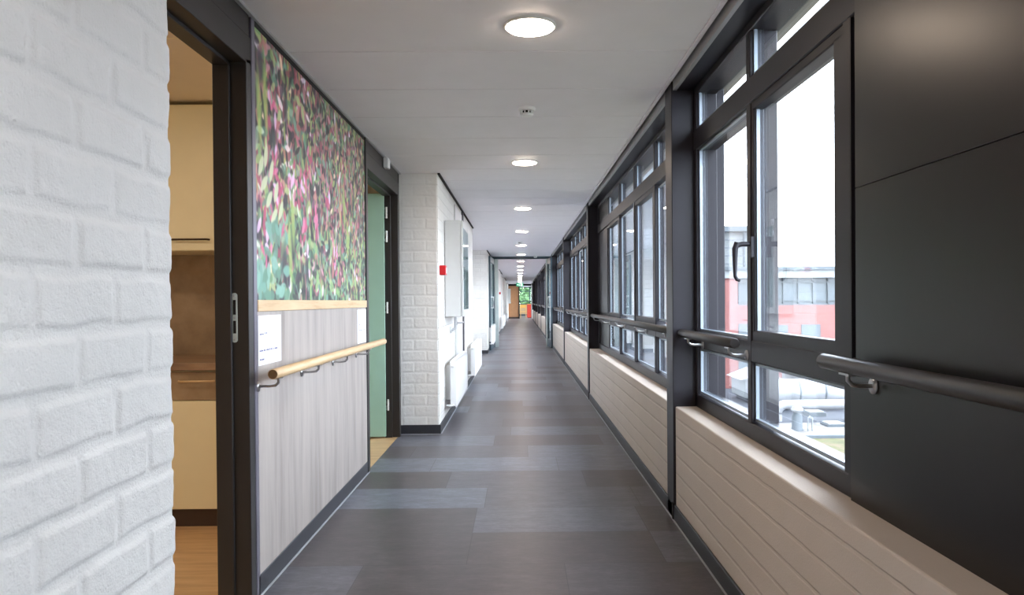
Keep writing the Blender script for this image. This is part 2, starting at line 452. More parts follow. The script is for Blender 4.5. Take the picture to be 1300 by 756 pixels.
Z = dict(sill=.62, g0=.70, g0t=.932, g1=1.06, g1t=1.985, g2=2.12, top=CH-.025)
def window_bay(n, ystart, yend, panels=(), detailed=False, npan=5, X1=1.03):
    """one bay between two columns; lights .91 m wide counted from the far end"""
    root = empty('window_%d' % n, (XW, (ystart+yend)/2, Z['sill']), kind=S)
    w = .91; ye = yend - .03
    edges = [ye - w*i for i in range(npan+1)]
    lo = max(edges[-1], ystart)
    fr = MB()
    X0 = XW; bx = .970 if detailed else .978
    fr.box(X0, X1, lo, yend, Z['sill'], Z['g0']-.012)                # bottom rail
    fr.box(X0, X1, lo, yend, Z['g0t']+.01, 1.03)                     # rail transom
    fr.box(X0-.004, X1, lo, yend, 2.005, Z['g2']-.01)                # upper transom
    fr.box(X0, X1, lo, yend, CH-.06, CH)
    fr.box(X0, X1, ye-.01, yend, Z['sill'], CH)
    fr.box(X0, X1, ystart, lo+.012, Z['sill'], CH)
    fr.build('frame', M['dark_frame'], root, bevel=.004, seg=1)
    for i in range(npan):
        a, b = edges[i+1], edges[i]
        if a < ystart-.01: continue
        if i in panels:
            MB().box(X0+.012, X1, a+.02, b-.02, Z['sill']+.05, CH-.05).build('solid_panel', M['dark_panel'], root)
            MB().box(X0+.004, X0+.014, a+.05, b-.05, Z['g1'], Z['g1t']).build('panel_inset', M['dark_frame'], root, bevel=.003, seg=1)
            continue
        MB().box(X0-.0015, X1-.001, a-.025, a+.025, Z['g0']-.013, CH-.059).build('mullion', M['dark_frame'], root, bevel=.004, seg=1)
        for lvl, (z0, z1) in enumerate(((Z['g0'], Z['g0t']), (Z['g1'], Z['g1t']), (Z['g2'], CH-.05))):
            m = .02
            sash = (lvl == 1 and (i % 2 == 1 or detailed and i == 1))
            ya, yb = a+.025, b-.025
            if lvl == 1 and i == 0 and detailed: z0, z1 = 1.035, 2.0
            if sash:
                s_ = MB(); t = .045
                s_.box(X0+.004, X0+.05, ya, yb, z0-.045, z0+.012); s_.box(X0+.004, X0+.05, ya, yb, z1-.012, z1+.03)
                s_.box(X0+.004, X0+.05, ya-.005, ya+t+.03, z0, z1); s_.box(X0+.004, X0+.05, yb-t+.02, yb, z0, z1)
                s_.build('sash_frame', M['dark_frame'], root, bevel=.004, seg=1)
                ya += t+.03; yb -= t-.02
            MB().box(.985, .991, ya-.01, yb+.01, z0-.015, z1+.015).build('glass_pane', M['glass'], root)
            bd = MB(); q = .009
            bd.box(bx, .984, ya, yb, z0-.004, z0+q); bd.box(bx, .984, yb-q, yb+.002, z0, z1)
            bd.box(bx, .984, ya-.002, ya+q, z0, z1); bd.box(bx, .984, ya, yb, z1-q*.6, z1+.004)
            bd.build('glazing_bead', M['bead'], root)
    return root

def window_handle(parent, y, z):
    h = MB(); h.box(XW-.012, XW+.002, y-.016, y+.016, z-.055, z+.03)
    h.tube([(XW-.01, y, z), (XW-.045, y, z), (XW-.066, y, z-.006)], .0105, 10)
    h.tube([(XW-.062, y, z+.006), (XW-.072, y, z-.02), (XW-.072, y, z-.13), (XW-.064, y, z-.145), (XW-.052, y, z-.148)], .009, 10,
           radii=[.012, .012, .0075, .0075, .006])
    return h.build('handle', M['dark_frame'], parent, bevel=.002, seg=1)

# bay 0: near, two glazed lights, then solid dark panels towards the camera
w0 = window_bay(1, posts[0]+.17, posts[1], panels=(2, 3), detailed=True, npan=5, X1=1.07)  # unseen near end: solid panel, then a glazed light added for daylight
yl = posts[1]-.03-.91*2
MB().box(XW-.006, 1.10, .30, yl-.028, .60, 1.02).build('solid_panel', M['dark_panel'], w0, bevel=.001, seg=1)
MB().box(XW-.006, 1.10, .30, yl-.062, 1.022, 1.5096).build('solid_panel', M['dark_panel'], w0, bevel=.0015, seg=1)
MB().box(XW-.006, 1.10, .30, yl-.062, 1.5106, CH).build('solid_panel', M['dark_panel'], w0, bevel=.0015, seg=1)
MB().box(XW-.001, 1.10, yl-.027, yl-.002, .63, CH-.02).build('edge_stile', M['dark_frame'], w0)
MB().box(XW+.012, 1.09, yl-.062, yl-.027, 1.02, CH-.03).build('shadow_gap', M['gap'], w0)
window_handle(w0, 2.985, 1.425)
w1 = window_bay(2, posts[1]+.17, posts[2], panels=(0,))
for k in range(2, 10):
    if k == 2:
        w2 = window_bay(3, posts[2]+.17, posts[3], panels=())
    else:
        c_ = copy_tree(w2, None, (0, P*(k-2), 0)); c_.name = 'window_%d' % (k+1)

# outside: head reveal and soffit strip over the windows
for nm, mm, bx in (('trim_8', 'soffit', (1.10, 1.22, -3, 52, 2.44, 2.50)), ('trim_9', 'fascia', (1.20, 1.25, -3, 52, 2.43, 2.62))):
    MB().box(*bx).build(nm, M[mm], kind=S)

# ---------------------------------------------------------------- far end of the corridor
ex = MB()
ex.box(-1.08, -.03, YEND, YEND+.12, 0, CH).build('wall_end', M['brown_panel'], kind=S)
MB().box(-1.08, -.03, YEND-.015, YEND, 0, .12).build('baseboard_end', M['plinth'], kind=S)
d = MB(); d.box(-.04, .03, YEND-.06, YEND+.1, 0, CH); d.box(.82, .955, YEND-.06, YEND+.1, 0, CH); d.box(-.75, .955, YEND-.06, YEND+.1, CH-.13, CH)
d.build('door_4', M['gap'], kind=S)
MB().box(.845, .955, 49.5, YEND-.06, 0, CH).build('wall_end', M['white_wall'], kind=S)
MB().box(-3, 5, YEND, 60, -.2, -.001).build('floor', M['floor'], kind=S)
MB().box(-3, 5, YEND+.12, 60, CH+.02, CH+.06).build('ceiling', M['ceiling'], kind=S)
MB().box(-3, -2.9, YEND+.12, 60, 0, CH).build('wall_end', M['white_wall'], kind=S)
wf = empty('window_12', (.4, 59.9, 0), kind=S)
f_ = MB(); f_.box(-3, 5, 59.9, 60, 0, .12); 
for xx in (-.9, -.02, .86, 1.75, 2.6): f_.box(xx-.04, xx+.04, 59.88, 60, 0, CH)
for zz in (.95, 1.18, 2.0, 2.33): f_.box(-3, 5, 59.88, 60, zz-.035, zz+.035)
f_.build('frame', M['teal_frame'], wf)
MB().box(-3, 5, 59.92, 59.98, .12, .9).build('spandrel', M['tan'], wf)
MB().box(-3, 5, 59.93, 59.94, .95, 2.33).build('glass_pane', M['glass'], wf)

# glazed screen across the corridor with two open leaves
YS = 19.2
scr = empty('door_3', (.08, YS, 0), kind=S)
MB().box(XB, XR, YS-.03, YS+.06, 2.30, CH).build('header', M['teal_frame'], scr, bevel=.003, seg=1)
MB().box(-.635, -.54, YS-.03, YS+.06, 0, 2.3).build('jamb', M['pale_frame'], scr, bevel=.003, seg=1)
MB().box(.705, .765, YS-.03, YS+.06, 0, 2.3).build('jamb', M['pale_frame'], scr, bevel=.003, seg=1)
MB().box(.765, XR, YS, YS+.03, 0, 2.3).build('side_panel', M['teal_frame'], scr)
MB().box(XB, -.635, YS, YS+.03, 0, 2.3).build('side_panel', M['teal_frame'], scr)
def leaf(xh, xf, y0, sgn, hz):
    # leaf runs from the hinge (xh, YS-.04) to the free end (xf, y0)
    def q(t, z, o): return (xh+(xf-xh)*t + o*.02, YS-.04+(y0-(YS-.04))*t, z)
    def slab(mb, t0, t1, z0, z1, w=1.0):
        vs = [q(t0, z0, -w), q(t1, z0, -w), q(t1, z0, w), q(t0, z0, w), q(t0, z1, -w), q(t1, z1, -w), q(t1, z1, w), q(t0, z1, w)]
        mb.add(vs, [(0,3,2,1),(4,5,6,7),(0,1,5,4),(1,2,6,5),(2,3,7,6),(3,0,4,7)])
    fr = MB(); slab(fr, 0, .12, .02, 2.29); slab(fr, .88, 1, .02, 2.29); slab(fr, .1, .9, .02, .22); slab(fr, .1, .9, 2.15, 2.29)
    lf = fr.build('leaf_frame', M['teal_frame'], scr)
    g = MB(); slab(g, .11, .89, .2, 2.17, .15); g.build('leaf_glass', M['screen_glass'], lf)
    hd = MB(); a = Vector(q(.92, hz-.13, sgn)); b = Vector(q(.92, hz+.13, sgn)); o = Vector((sgn*.06, -.02, 0))
    hd.tube([a, a+o, b+o, b], .014, 8); hd.build('handle', M['white_enamel'], lf)
    for zz in (.3, 1.9, 2.15):
        MB().box(xh-.02, xh+.02, YS-.07, YS-.03, zz-.05, zz+.05).build('hinge', M['white_enamel'], scr)
leaf(.755, .812, 18.32, -1, 1.17)
leaf(-.66, -.70, 17.55, 1, 1.17)

# ---------------------------------------------------------------- kitchen and second room behind the left wall
MB().box(-4.0, XP+.0, 1.0, 4.6, -.2, -.001).build('floor', M['oak_floor'], kind=S)
MB().box(-4.0, XP-.0, 4.75, 9.0, -.2, -.001).build('floor', M['oak_floor'], kind=S)
MB().box(-4.0, XP-.1, .9, 9.0, CH-.01, CH+.05).build('ceiling', M['room_wall'], kind=S)
MB().box(-4.1, XP-.1, 4.55, 4.75, 0, CH-.01).build('wall_kitchen', M['room_wall'], kind=S)
MB().box(-4.1, -4.0, .9, 9.1, 0, CH-.01).build('wall_kitchen', M['room_wall'], kind=S)
MB().box(-4.0, XP, .9, 1.0, 0, CH-.01).build('wall_kitchen', M['room_wall'], kind=S)
MB().box(-4.0, XP, 9.0, 9.1, 0, CH-.01).build('wall_kitchen', M['room_wall'], kind=S)
MB().box(XP-.1, XP-.0, 6.66, 9.0, 0, CH-.01).build('wall_kitchen', M['room_wall'], kind=S)
# joint in the kitchen ceiling
MB().box(-4.0, XP-.1, 3.205, 3.211, CH-.012, CH-.010).build('trim_10', M['cream'], kind=S)

# door frames
def door_frame(n, ya, yb, fully=True):
    """opening from ya to yb in the panelled wall, steel frame"""
    r = empty('door_%d' % n, (XP, (ya+yb)/2, 0), kind=S)
    f = MB(); zt = 2.15
    for (a, b, s) in ((ya-.05, ya, 1), (yb, yb+.05, -1)):
        f.box(XP-.10, XP+.014, a, b, 0, zt+.02)
        e0, e1 = (b, b+.0) if s > 0 else (a, a)
        if s > 0: f.box(XP-.115, XP-.05, b-.01, b+.014, 0, zt)
        else: f.box(XP-.115, XP-.05, a-.014, a+.01, 0, zt)
    f.build('jamb', M['door_frame'], r, bevel=.002, seg=1)
    l = MB(); l.box(XP-.10, XP+.014, ya-.05, yb+.05, zt, zt+.11).box(XP-.10, XP+.008, ya-.05, yb+.05, zt+.114, CH-.012)
    l.box(XP-.115, XP-.05, ya, yb, zt-.014, zt+.01)
    l.build('lintel', M['door_frame'], r, bevel=.002, seg=1)
    return r
d1 = door_frame(1, 1.63, 2.90)
st = MB(); st.box(XP-.098, XP-.0, 2.952, 2.968, 0, CH-.012); st.build('shadow_gap', M['gap'], d1)
MB().box(XP-.05, XP+.012, 2.966, 3.002, 0, CH-.012).build('edge_strip', M['edge_metal'], d1, bevel=.002, seg=1)
MB().box(XP-.1, XP+.01, 1.555, 1.58, 0, CH-.012).build('shadow_gap', M['gap'], d1)
# strike plate on the far jamb of the first door
sp_ = MB(); yj = 2.8985; xc = -1.122; hw = .0125
def rounded(w, h, r, n=8):
    pts = []
    for cx_, cz_, a0 in ((w-r, h-r, 0), (-w+r, h-r, 90), (-w+r, -h+r, 180), (w-r, -h+r, 270)):
        for k in range(n+1):
            a = math.radians(a0+90*k/n); pts.append((cx_+r*math.cos(a), cz_+r*math.sin(a)))
    return pts
zc = 1.143
sp_.prism([(xc+p[0], zc+p[1]) for p in rounded(.0115, .098, .0113)], 'y', yj-.002, yj+.001)
sp_.box(xc-.019, xc-.009, yj-.002, yj+.001, zc-.063, zc-.012)
sp = sp_.build('strike_plate', M['pale_frame'], d1)
MB().box(xc-.005, xc+.006, yj-.0026, yj-.0018, zc+.012, zc+.07).box(xc-.005, xc+.006, yj-.0026, yj-.0018, zc-.062, zc-.012).build('latch_hole', M['gap'], sp)
sc_ = MB()
for zz in (zc+.086, zc+.0, zc-.086): sc_.lathe((xc, yj-.0018, zz), [(0, -.001), (.0035, -.001), (.004, 0)], 12, 'y')
sc_.build('screw', M['steel'], sp)

d2 = door_frame(2, 5.21, 6.50)
MB().box(XP-.05, XP+.014, 5.13, 5.16, 0, CH-.012).build('edge_strip', M['gap'], d2)
MB().box(XP-.02, XP+.004, 6.55, 6.63, 0, CH-.012).build('shadow_gap', M['gap'], d2)
# open green leaf, hinged on the far jamb and folded back into the room
hx, hy = -1.185, 6.50; ang = math.radians(182.5); Ld = 1.12
dx, dy = math.cos(ang), math.sin(ang); nx, ny = -dy, dx
lf = MB(); t = .04
vs = []
for z in (.012, 2.155):
    for (s_, o_) in ((0, 0), (Ld, 0), (Ld, t), (0, t)):
        vs.append((hx+dx*s_+nx*o_, hy+dy*s_+ny*o_*-1 if False else hy+dy*s_+ny*o_, z))
lf.add(vs, [(0,1,2,3),(4,7,6,5),(0,4,5,1),(1,5,6,2),(2,6,7,3),(3,7,4,0)])
lf.build('leaf', M['green_door'], d2, bevel=.002, seg=1)
for z in (.29, 1.15, 1.78, 1.99):
    h = MB(); h.box(-1.19, -1.155, 6.486, 6.499, z-.045, z+.045); h.tube([(-1.165, 6.482, z-.05), (-1.165, 6.482, z+.05)], .008, 10)
    h.build('hinge', M['white_enamel'], d2)

# flush cupboard door and dark door edge in the brick pier, and its repeats further on
for k in range(3):
    yo = 10.05*k
    dd = empty('door_%d' % (5+k), (XB, 9.0+yo, 0), kind=S)
    MB().box(XB-.02, XB+.006, 8.36+yo, 9.38+yo, .09, CH-.06).build('leaf', M['white_enamel'], dd, bevel=.002, seg=1)
    MB().box(XB-.02, XB+.010, 8.33+yo, 8.36+yo, .09, CH-.06).build('edge_strip', M['pale_grey'], dd)
    MB().box(XB-.02, XB+.014, 9.40+yo, 9.58+yo, .09, CH-.012).build('edge_post', M['dark_frame'], dd)

# ================================================================ THINGS
# mural: printed photograph of flowering heather-like plants, painted stroke by stroke into a vertex grid
def mural():
    y0, y1, z0, z1 = 3.002, 5.13, 1.213, CH-.034
    nu, nv = 560, 300
    r = np.random.default_rng(11)
    img = np.zeros((nv, nu, 3), np.float32)
    yy, xx = np.mgrid[0:nv, 0:nu].astype(np.float32)
    base = np.array([42, 36, 46], np.float32)
    img[:] = base
    def blob(cx, cy, a, b, th, colr, al, soft=.35):
        R_ = int(max(a, b)*1.3)+2
        x0_, x1_ = max(0, int(cx)-R_), min(nu, int(cx)+R_+1); y0_, y1_ = max(0, int(cy)-R_), min(nv, int(cy)+R_+1)
        if x0_ >= x1_ or y0_ >= y1_: return
        X_ = xx[y0_:y1_, x0_:x1_]-cx; Y_ = yy[y0_:y1_, x0_:x1_]-cy
        u = (X_*math.cos(th)+Y_*math.sin(th))/a; v = (-X_*math.sin(th)+Y_*math.cos(th))/b
        # pointed leaf
        dd = np.abs(u)**1.8 + np.abs(v)**1.6
        m = np.clip((1-dd)/soft, 0, 1)*al
        sub = img[y0_:y1_, x0_:x1_]; sub[:] = sub*(1-m[..., None]) + np.array(colr, np.float32)*m[..., None]
    greens = [(78, 112, 74), (104, 140, 92), (74, 112, 94), (96, 138, 118), (134, 156, 92), (52, 78, 62), (120, 150, 126), (150, 164, 112)]
    pinks = [(142, 66, 84), (162, 92, 108), (122, 50, 66), (176, 128, 140), (150, 82, 82), (166, 116, 108), (120, 78, 104)]
    lights = [(214, 200, 222), (226, 206, 214), (206, 214, 196), (224, 196, 168)]
    darks = [(30, 26, 34), (34, 38, 38), (46, 36, 50), (26, 26, 30)]
    pick = lambda l: l[r.integers(len(l))]
    # soft out of focus background
    for i in range(420):
        blob(r.uniform(0, nu), r.uniform(0, nv), r.uniform(20, 60), r.uniform(10, 26), math.pi/2+r.normal(0, .4), pick(greens+darks+darks+pinks[:3]), .42, .95)
    # mid layer stems and strokes, denser to the right
    for i in range(1500):
        x = nu*(r.uniform(0, 1)**.85); z = r.uniform(0, nv)
        sc = 1.5 - .8*x/nu
        t_ = r.random()
        cl = pick(greens) if t_ < .40 else pick(pinks) if t_ < .60 else pick(darks)
        blob(x, z, r.uniform(8, 20)*sc, r.uniform(5, 10)*sc, math.pi/2+r.normal(0, .8), cl, r.uniform(.4, .8), .7)
    # long thin stems
    for i in range(230):
        x = r.uniform(0, nu); z = r.uniform(-20, nv-40); n = r.integers(20, 60); ang_ = math.pi/2+r.normal(0, .15); cl = pick(pinks[:5]+[(176, 110, 96), (150, 160, 92), (160, 168, 104)]); w = r.uniform(1.6, 3.4)
        for k in range(n):
            blob(x, z, 3.5, w, ang_, cl, .75, .6); x += 3*math.cos(ang_); z += 3*math.sin(ang_); ang_ += r.normal(0, .06)
    # crisp leaves and small flowers
    for i in range(1700):
        x = nu*(r.uniform(0, 1)); z = nv*r.uniform(0, 1)
        sc = 1.5-.6*x/nu; t_ = r.random()
        low = z/nv < .35
        if t_ < (.60 if low else .40): cl = pick(greens)
        elif t_ < (.68 if low else .66): cl = pick(pinks)
        elif t_ < .71: cl = pick(lights)
        else: cl = pick(darks)
        blob(x, z, r.uniform(5, 11)*sc, r.uniform(2.4, 5.0)*sc, r.uniform(0, math.pi), cl, r.uniform(.6, .95), .35)
    # dark hollows
    for (cx_, cz_, a_, b_) in ((95, 45, 30, 18), (130, 70, 36, 16), (60, 190, 30, 14), (190, 40, 26, 14), (20, 262, 26, 18), (250, 120, 30, 8), (105, 235, 34, 10)):
        blob(cx_, cz_, a_, b_, math.pi/2, (34, 36, 44), .8, .9)
    # sprigs: hanging bell flowers on the left and a leafy twig
    for (cx_, cz_) in ((52, 210), (66, 150), (84, 118), (160, 150), (176, 92), (206, 175), (130, 140), (232, 110), (300, 150), (340, 70), (46, 80), (28, 60)):
        for k in range(10):
            blob(cx_+r.normal(0, 11), cz_+r.normal(0, 16), r.uniform(7, 14), r.uniform(3, 5.5), math.pi/2+r.normal(0, .7), pick([(178, 74, 112), (190, 104, 140), (160, 60, 92), (206, 172, 204)]), .85, .4)
    for i in range(60): blob(18+.85*i, 172-1.5*i, 4, 2.4, -1.05, (96, 74, 92), .9, .5)
    for (cx_, cz_, th_) in ((18, 150, 1.0), (34, 164, 1.3), (28, 132, .7), (52, 150, 1.2), (44, 116, .8), (68, 128, 1.1), (60, 98, .7), (84, 108, 1.0)):
        blob(cx_, cz_, 16, 6.5, th_, (170, 178, 146), .95, .3)
    for i in range(46):
        blob(r.uniform(0, 110), r.uniform(0, 90), r.uniform(8, 17), r.uniform(5, 9), r.uniform(0, math.pi), pick([(92, 136, 122), (112, 152, 138), (78, 116, 98)]), .85, .35)
    for i in range(26):
        blob(r.uniform(190, 560), r.uniform(0, 90), r.uniform(7, 13), r.uniform(4, 7), r.uniform(0, math.pi), pick([(112, 146, 92), (130, 158, 104)]), .85, .35)
    for (cx_, cz_, hh) in ((14, 210, 60), (34, 230, 50), (118, 60, 60), (130, 100, 46), (400, 150, 50), (420, 100, 40)):
        blob(cx_, cz_, hh, 10, math.pi/2+.08, (134, 158, 84), .8, .8)
    k = np.array([.2, .6, .2], np.float32)
    for ch in range(3):
        img[..., ch] = np.apply_along_axis(lambda q: np.convolve(np.pad(q, 1, 'edge'), k, 'valid'), 0, img[..., ch])
        img[..., ch] = np.apply_along_axis(lambda q: np.convolve(np.pad(q, 1, 'edge'), k, 'valid'), 1, img[..., ch])
    c_ = np.clip(img*1.14+16, 0, 255)/255; lin = np.where(c_ <= .04045, c_/12.92, ((c_+.055)/1.055)**2.4)
    u = np.linspace(y0, y1, nu); v = np.linspace(z0, z1, nv)
    V_, U_ = np.meshgrid(v, u, indexing='ij')
    X_ = np.full_like(U_, XP+.008)
    pts = np.stack([X_, U_, V_], -1).reshape(-1, 3)
    base_ = np.array([XP, (y0+y1)/2, z0])
    idx = np.arange(nu*nv).reshape(nv, nu)
    q = np.stack([idx[:-1,:-1], idx[:-1,1:], idx[1:,1:], idx[1:,:-1]], -1).reshape(-1, 4)
    # rim and back so the sheet has thickness
    extra = np.array([[XP, y0, z0], [XP, y1, z0], [XP, y1, z1], [XP, y0, z1]]); nb = len(pts)
    pts = np.vstack([pts, extra]) - base_
    a, b, c2, d_ = idx[0, 0], idx[0, -1], idx[-1, -1], idx[-1, 0]
    q = np.vstack([q, [[nb+3, nb+2, nb+1, nb]], [[a, nb, nb+1, b]], [[b, nb+1, nb+2, c2]], [[c2, nb+2, nb+3, d_]], [[d_, nb+3, nb, a]]])
    me = bpy.data.meshes.new('mural'); me.vertices.add(len(pts)); me.vertices.foreach_set('co', pts.astype(np.float32).ravel())
    me.loops.add(q.size); me.loops.foreach_set('vertex_index', q.astype(np.int32).ravel())
    me.polygons.add(len(q)); me.polygons.foreach_set('loop_start', np.arange(0, q.size, 4, dtype=np.int32)); me.update(calc_edges=True)
    at = me.color_attributes.new('print', 'FLOAT_COLOR', 'POINT')
    colr = np.ones((len(pts), 4), np.float32); colr[:nb, :3] = lin.reshape(-1, 3); colr[nb:, :3] = .05
    at.data.foreach_set('color', colr.ravel())
    m, nt, bs = new_mat('mural_print')
    an = nt.nodes.new('ShaderNodeAttribute'); an.attribute_name = 'print'
    L(nt, an.outputs['Color'], bs.inputs['Base Color']); bs.inputs['Roughness'].default_value = .5
    bs.inputs['Specular IOR Level'].default_value = .35
    me.materials.append(m)
    o = bpy.data.objects.new('wall_mural', me); col.objects.link(o); o.location = base_
    tag(o, 'large printed photo mural of pink flowers and green leaves above the oak strip', 'mural')
mural()

tag(MB().box(XP, XP+.010, 3.002, 5.13, .085, 1.165).build('wood_wall_panel', M['grey_oak'], bevel=.001, seg=1),
    'pale grey wood-grain wall panel below the flower mural, between the two doorways', 'wall panel')
tag(MB().box(XP, XP+.016, 3.002, 5.13, 1.165, 1.213).build('wooden_strip', M['oak'], bevel=.002, seg=1),
    'narrow light oak strip running along the bottom edge of the flower mural', 'wood strip')

def notice(ya, yb, za, zb, label, marks):
    o = MB().box(XP+.0105, XP+.0125, ya, yb, za, zb).build('paper_notice', M['paper'])
    tag(o, label, 'paper', 'paper notices on the wood wall panel')
    r = random.Random(4)
    for (a, b, zz, h) in marks:
        ink = MB()
        yq = a
        while yq < b:      # small irregular pen-like marks, too blurred in the photo to be read
            w = r.uniform(.003, .007); hh = h*r.uniform(.6, 1.1)
            if r.random() < .86: ink.box(XP+.0125, XP+.0128, yq, yq+w*.75, zz, zz+hh)
            yq += w
        ink.build('printed_line', M['ink'], o)
notice(3.006, 3.292, .942, 1.148, 'landscape white paper notice with three short text lines at the near end of wood panel',
       [(3.02, 3.068, 1.068, .006), (3.078, 3.105, 1.069, .010), (3.018, 3.09, .999, .007), (3.098, 3.175, .999, .009), (3.186, 3.236, .999, .007), (3.018, 3.072, .962, .007)])
notice(4.845, 5.115, .925, 1.150, 'white paper notice at the far end of wood panel beside the green door',
       [(4.88, 4.95, 1.05, .005), (4.87, 5.07, 1.01, .005)])

# handrails
def bracket_steel(parent, xr, y, zr, xw, r=.0215):
    b = MB(); b.lathe((xw, y, zr-.055), [(0, .0), (.022, .0), (.022, .006), (0, .006)] if xw < 0 else [(0, 0), (.022, 0), (.022, -.006), (0, -.006)], 20, 'x')
    s = 1 if xw < 0 else -1
    b.tube([(xw, y, zr-.055), (xw+s*.045, y, zr-.055), (xr-s*.012, y+.0, zr-.052), (xr, y, zr-.040), (xr, y, zr-r+.002)], .006, 10)
    b.box(xr-.012, xr+.012, y-.03, y+.03, zr-r-.004, zr-r+.001)
    return b.build('bracket', M['steel'], parent)
def rail(name, y0, y1, xr, zr, mat_, mat_end, label, cat, group, brk, xw, r=.0215):
    root = empty(name, ((xr+xw)/2, (y0+y1)/2, zr-.06), label, cat, group)
    n = 24; yy = [y0, y0+.004, y1-.004, y1]
    MB().tube([(xr, y, zr) for y in yy], r, 28, False, radii=[r-.003, r, r, r-.003]).build('bar', mat_, root)
    for ye_, s_ in ((y0, 1), (y1, -1)):
        MB().lathe((xr, ye_, zr), [(0, 0), (r-.003, 0), (r-.003, .001*s_)], 28, 'y', False).build('end_cap', mat_end, root)
    for y in brk: bracket_steel(root, xr, y, zr, xw, r)
    return root
rail('oak_handrail', 2.93, 5.33, -.985, .915, M['oak'], M['oak_end'], 'round light oak handrail on steel brackets across the wood wall panel', 'handrail', None,
     (3.0, 3.6, 4.2, 4.8), XP+.010)
G = 'dark handrails along the window wall'
rail('dark_handrail', -.62, 2.11, .878, 1.02, M['rail_dark'], M['rail_dark'], 'dark round handrail nearest the camera, crossing the solid dark panel', 'handrail', G, (-.4, .8, 1.95), XW-.006)
rail('dark_handrail', 2.98, 3.962, .878, 1.02, M['rail_dark'], M['rail_dark'], 'short dark handrail in front of the window facing the red building', 'handrail', G, (3.06, 3.80), XW)
r3 = rail('dark_handrail', 4.15, 8.80, .878, 1.02, M['rail_dark'], M['rail_dark'], 'long dark handrail across the reflecting windows behind the nearest column', 'handrail', G, (4.4, 5.5, 6.6, 7.7, 8.6), XW)
nth = ['second', 'third', 'fourth', 'fifth', 'sixth', 'seventh', 'eighth', 'ninth']
for k in range(1, 9):
    copy_tree(r3, None, (0, P*k, 0), 'dark window-wall handrail, %s bay beyond the nearest column' % nth[k-1])

# ceiling lights
def ceiling_light(x, y, label, zc=CH, group='round ceiling lights of the corridor'):
    root = empty('ceiling_light', (x, y, zc), label, 'ceiling light', group)
    MB().lathe((x, y, zc), [(.100, .002), (.112, .001), (.113, -.004), (.109, -.008), (.101, -.009), (.099, -.004)], 56).build('rim', M['white_enamel'], root)
    MB().lathe((x, y, zc), [(.100, -.006), (.097, -.012), (.085, -.0155), (.05, -.018), (.0005, -.019)], 56).build('diffuser', M['lamp'], root)
    return root
cl0 = ceiling_light(.055, 3.108, 'round glowing ceiling light nearest the camera at the top of the picture')
ords = ['second', 'third', 'fourth', 'fifth', 'sixth', 'seventh', 'eighth', 'ninth', 'tenth', 'eleventh', 'twelfth', 'thirteenth', 'fourteenth', 'fifteenth', 'sixteenth']
for k in range(1, 16):
    copy_tree(cl0, None, (0, 3.035*k, 0), 'round glowing ceiling light, %s one along the corridor from the camera' % ords[k-1])
for k in (1, 2):  # row continued out of view, added to raise the light level
    copy_tree(cl0, None, (0, -3.035*k, 0), 'unseen round ceiling light added behind the camera, %s of two' % ('nearer' if k == 1 else 'farther'))
for (x, y, lab) in ((-2.0, 2.9, 'unseen round ceiling light added inside the kitchen, nearer to the cream cabinets'), (-2.6, 1.8, 'unseen round ceiling light added inside the kitchen, farther from the cream cabinets'), (-3.2, 3.0, 'unseen round ceiling light added inside the kitchen at its far left side'), (-2.2, 5.6, 'unseen round ceiling light added inside the room behind the green door'),  # lamps added out of view to brighten kitchen and side room
                    (.4, 54.0, 'round ceiling light in the room past the far end of corridor')):
    copy_tree(cl0, None, (x-.055, y-3.108, -.012), lab)

# smoke detectors
def detector(x, y, label, s=1.0):
    root = empty('smoke_detector', (x, y, CH), label, 'smoke detector', 'smoke detectors on the ceiling')
    MB().lathe((x, y, CH), [(.052*s, .001), (.052*s, -.012), (.046*s, -.018), (.04*s, -.018), (0, -.018)], 40).build('base', M['white_enamel'], root)
    MB().lathe((x, y, CH), [(.024*s, -.018), (.024*s, -.036), (0, -.036)], 24).build('sensor_core', M['gap'], root)
    hd = MB(); hd.lathe((x, y, CH), [(0, -.034), (.036*s, -.034), (.040*s, -.038), (.036*s, -.046), (.02*s, -.050), (.0, -.051)], 40)
    for k in range(10):
        a = 2*math.pi*k/10; px, py = x+.037*s*math.cos(a), y+.037*s*math.sin(a)
        hd.tube([(px, py, CH-.016), (px, py, CH-.038)], .0045, 6)
    hd.build('sensor_head', M['white_enamel'], root)
detector(.055, 4.43, 'white smoke detector between the first and second ceiling lights')
detector(.02, 14.35, 'white smoke detector just before the fifth ceiling light', 1.1)
detector(.43, 18.9, 'small white smoke detector at the header of the glazed screen', 1.0)

# sensor on lintel of second door
so = empty('wall_sensor', (XP+.014, 5.87, 2.27), 'small white sensor box on dark lintel above the green door', 'sensor')
MB().box(XP+.014, XP+.055, 5.81, 5.90, 2.265, 2.345).build('housing', M['white_enamel'], so, bevel=.008, seg=3)
MB().lathe((XP+.045, 5.855, 2.268), [(0, -.008), (.012, -.006), (.014, 0)], 20).build('lens', M['pale_grey'], so)

# fire alarm call points
def alarm(y, label):
    a = empty('fire_alarm_button', (XB, y, 1.45), label, 'fire alarm', 'red fire alarm call points')
    MB().box(XB, XB+.058, y-.047, y+.047, 1.445, 1.535).build('housing', M['red_plastic'], a, bevel=.006, seg=3)
    MB().box(XB+.058, XB+.0605, y-.028, y+.028, 1.46, 1.515).build('press_plate', M['white_enamel'], a, bevel=.001, seg=1)
    return a
a1 = alarm(6.80, 'red square fire alarm call point on the nearest white brick pillar')
copy_tree(a1, None, (0, 20.1, 0), 'small red fire alarm call point far down the left wall past the glazed screen')

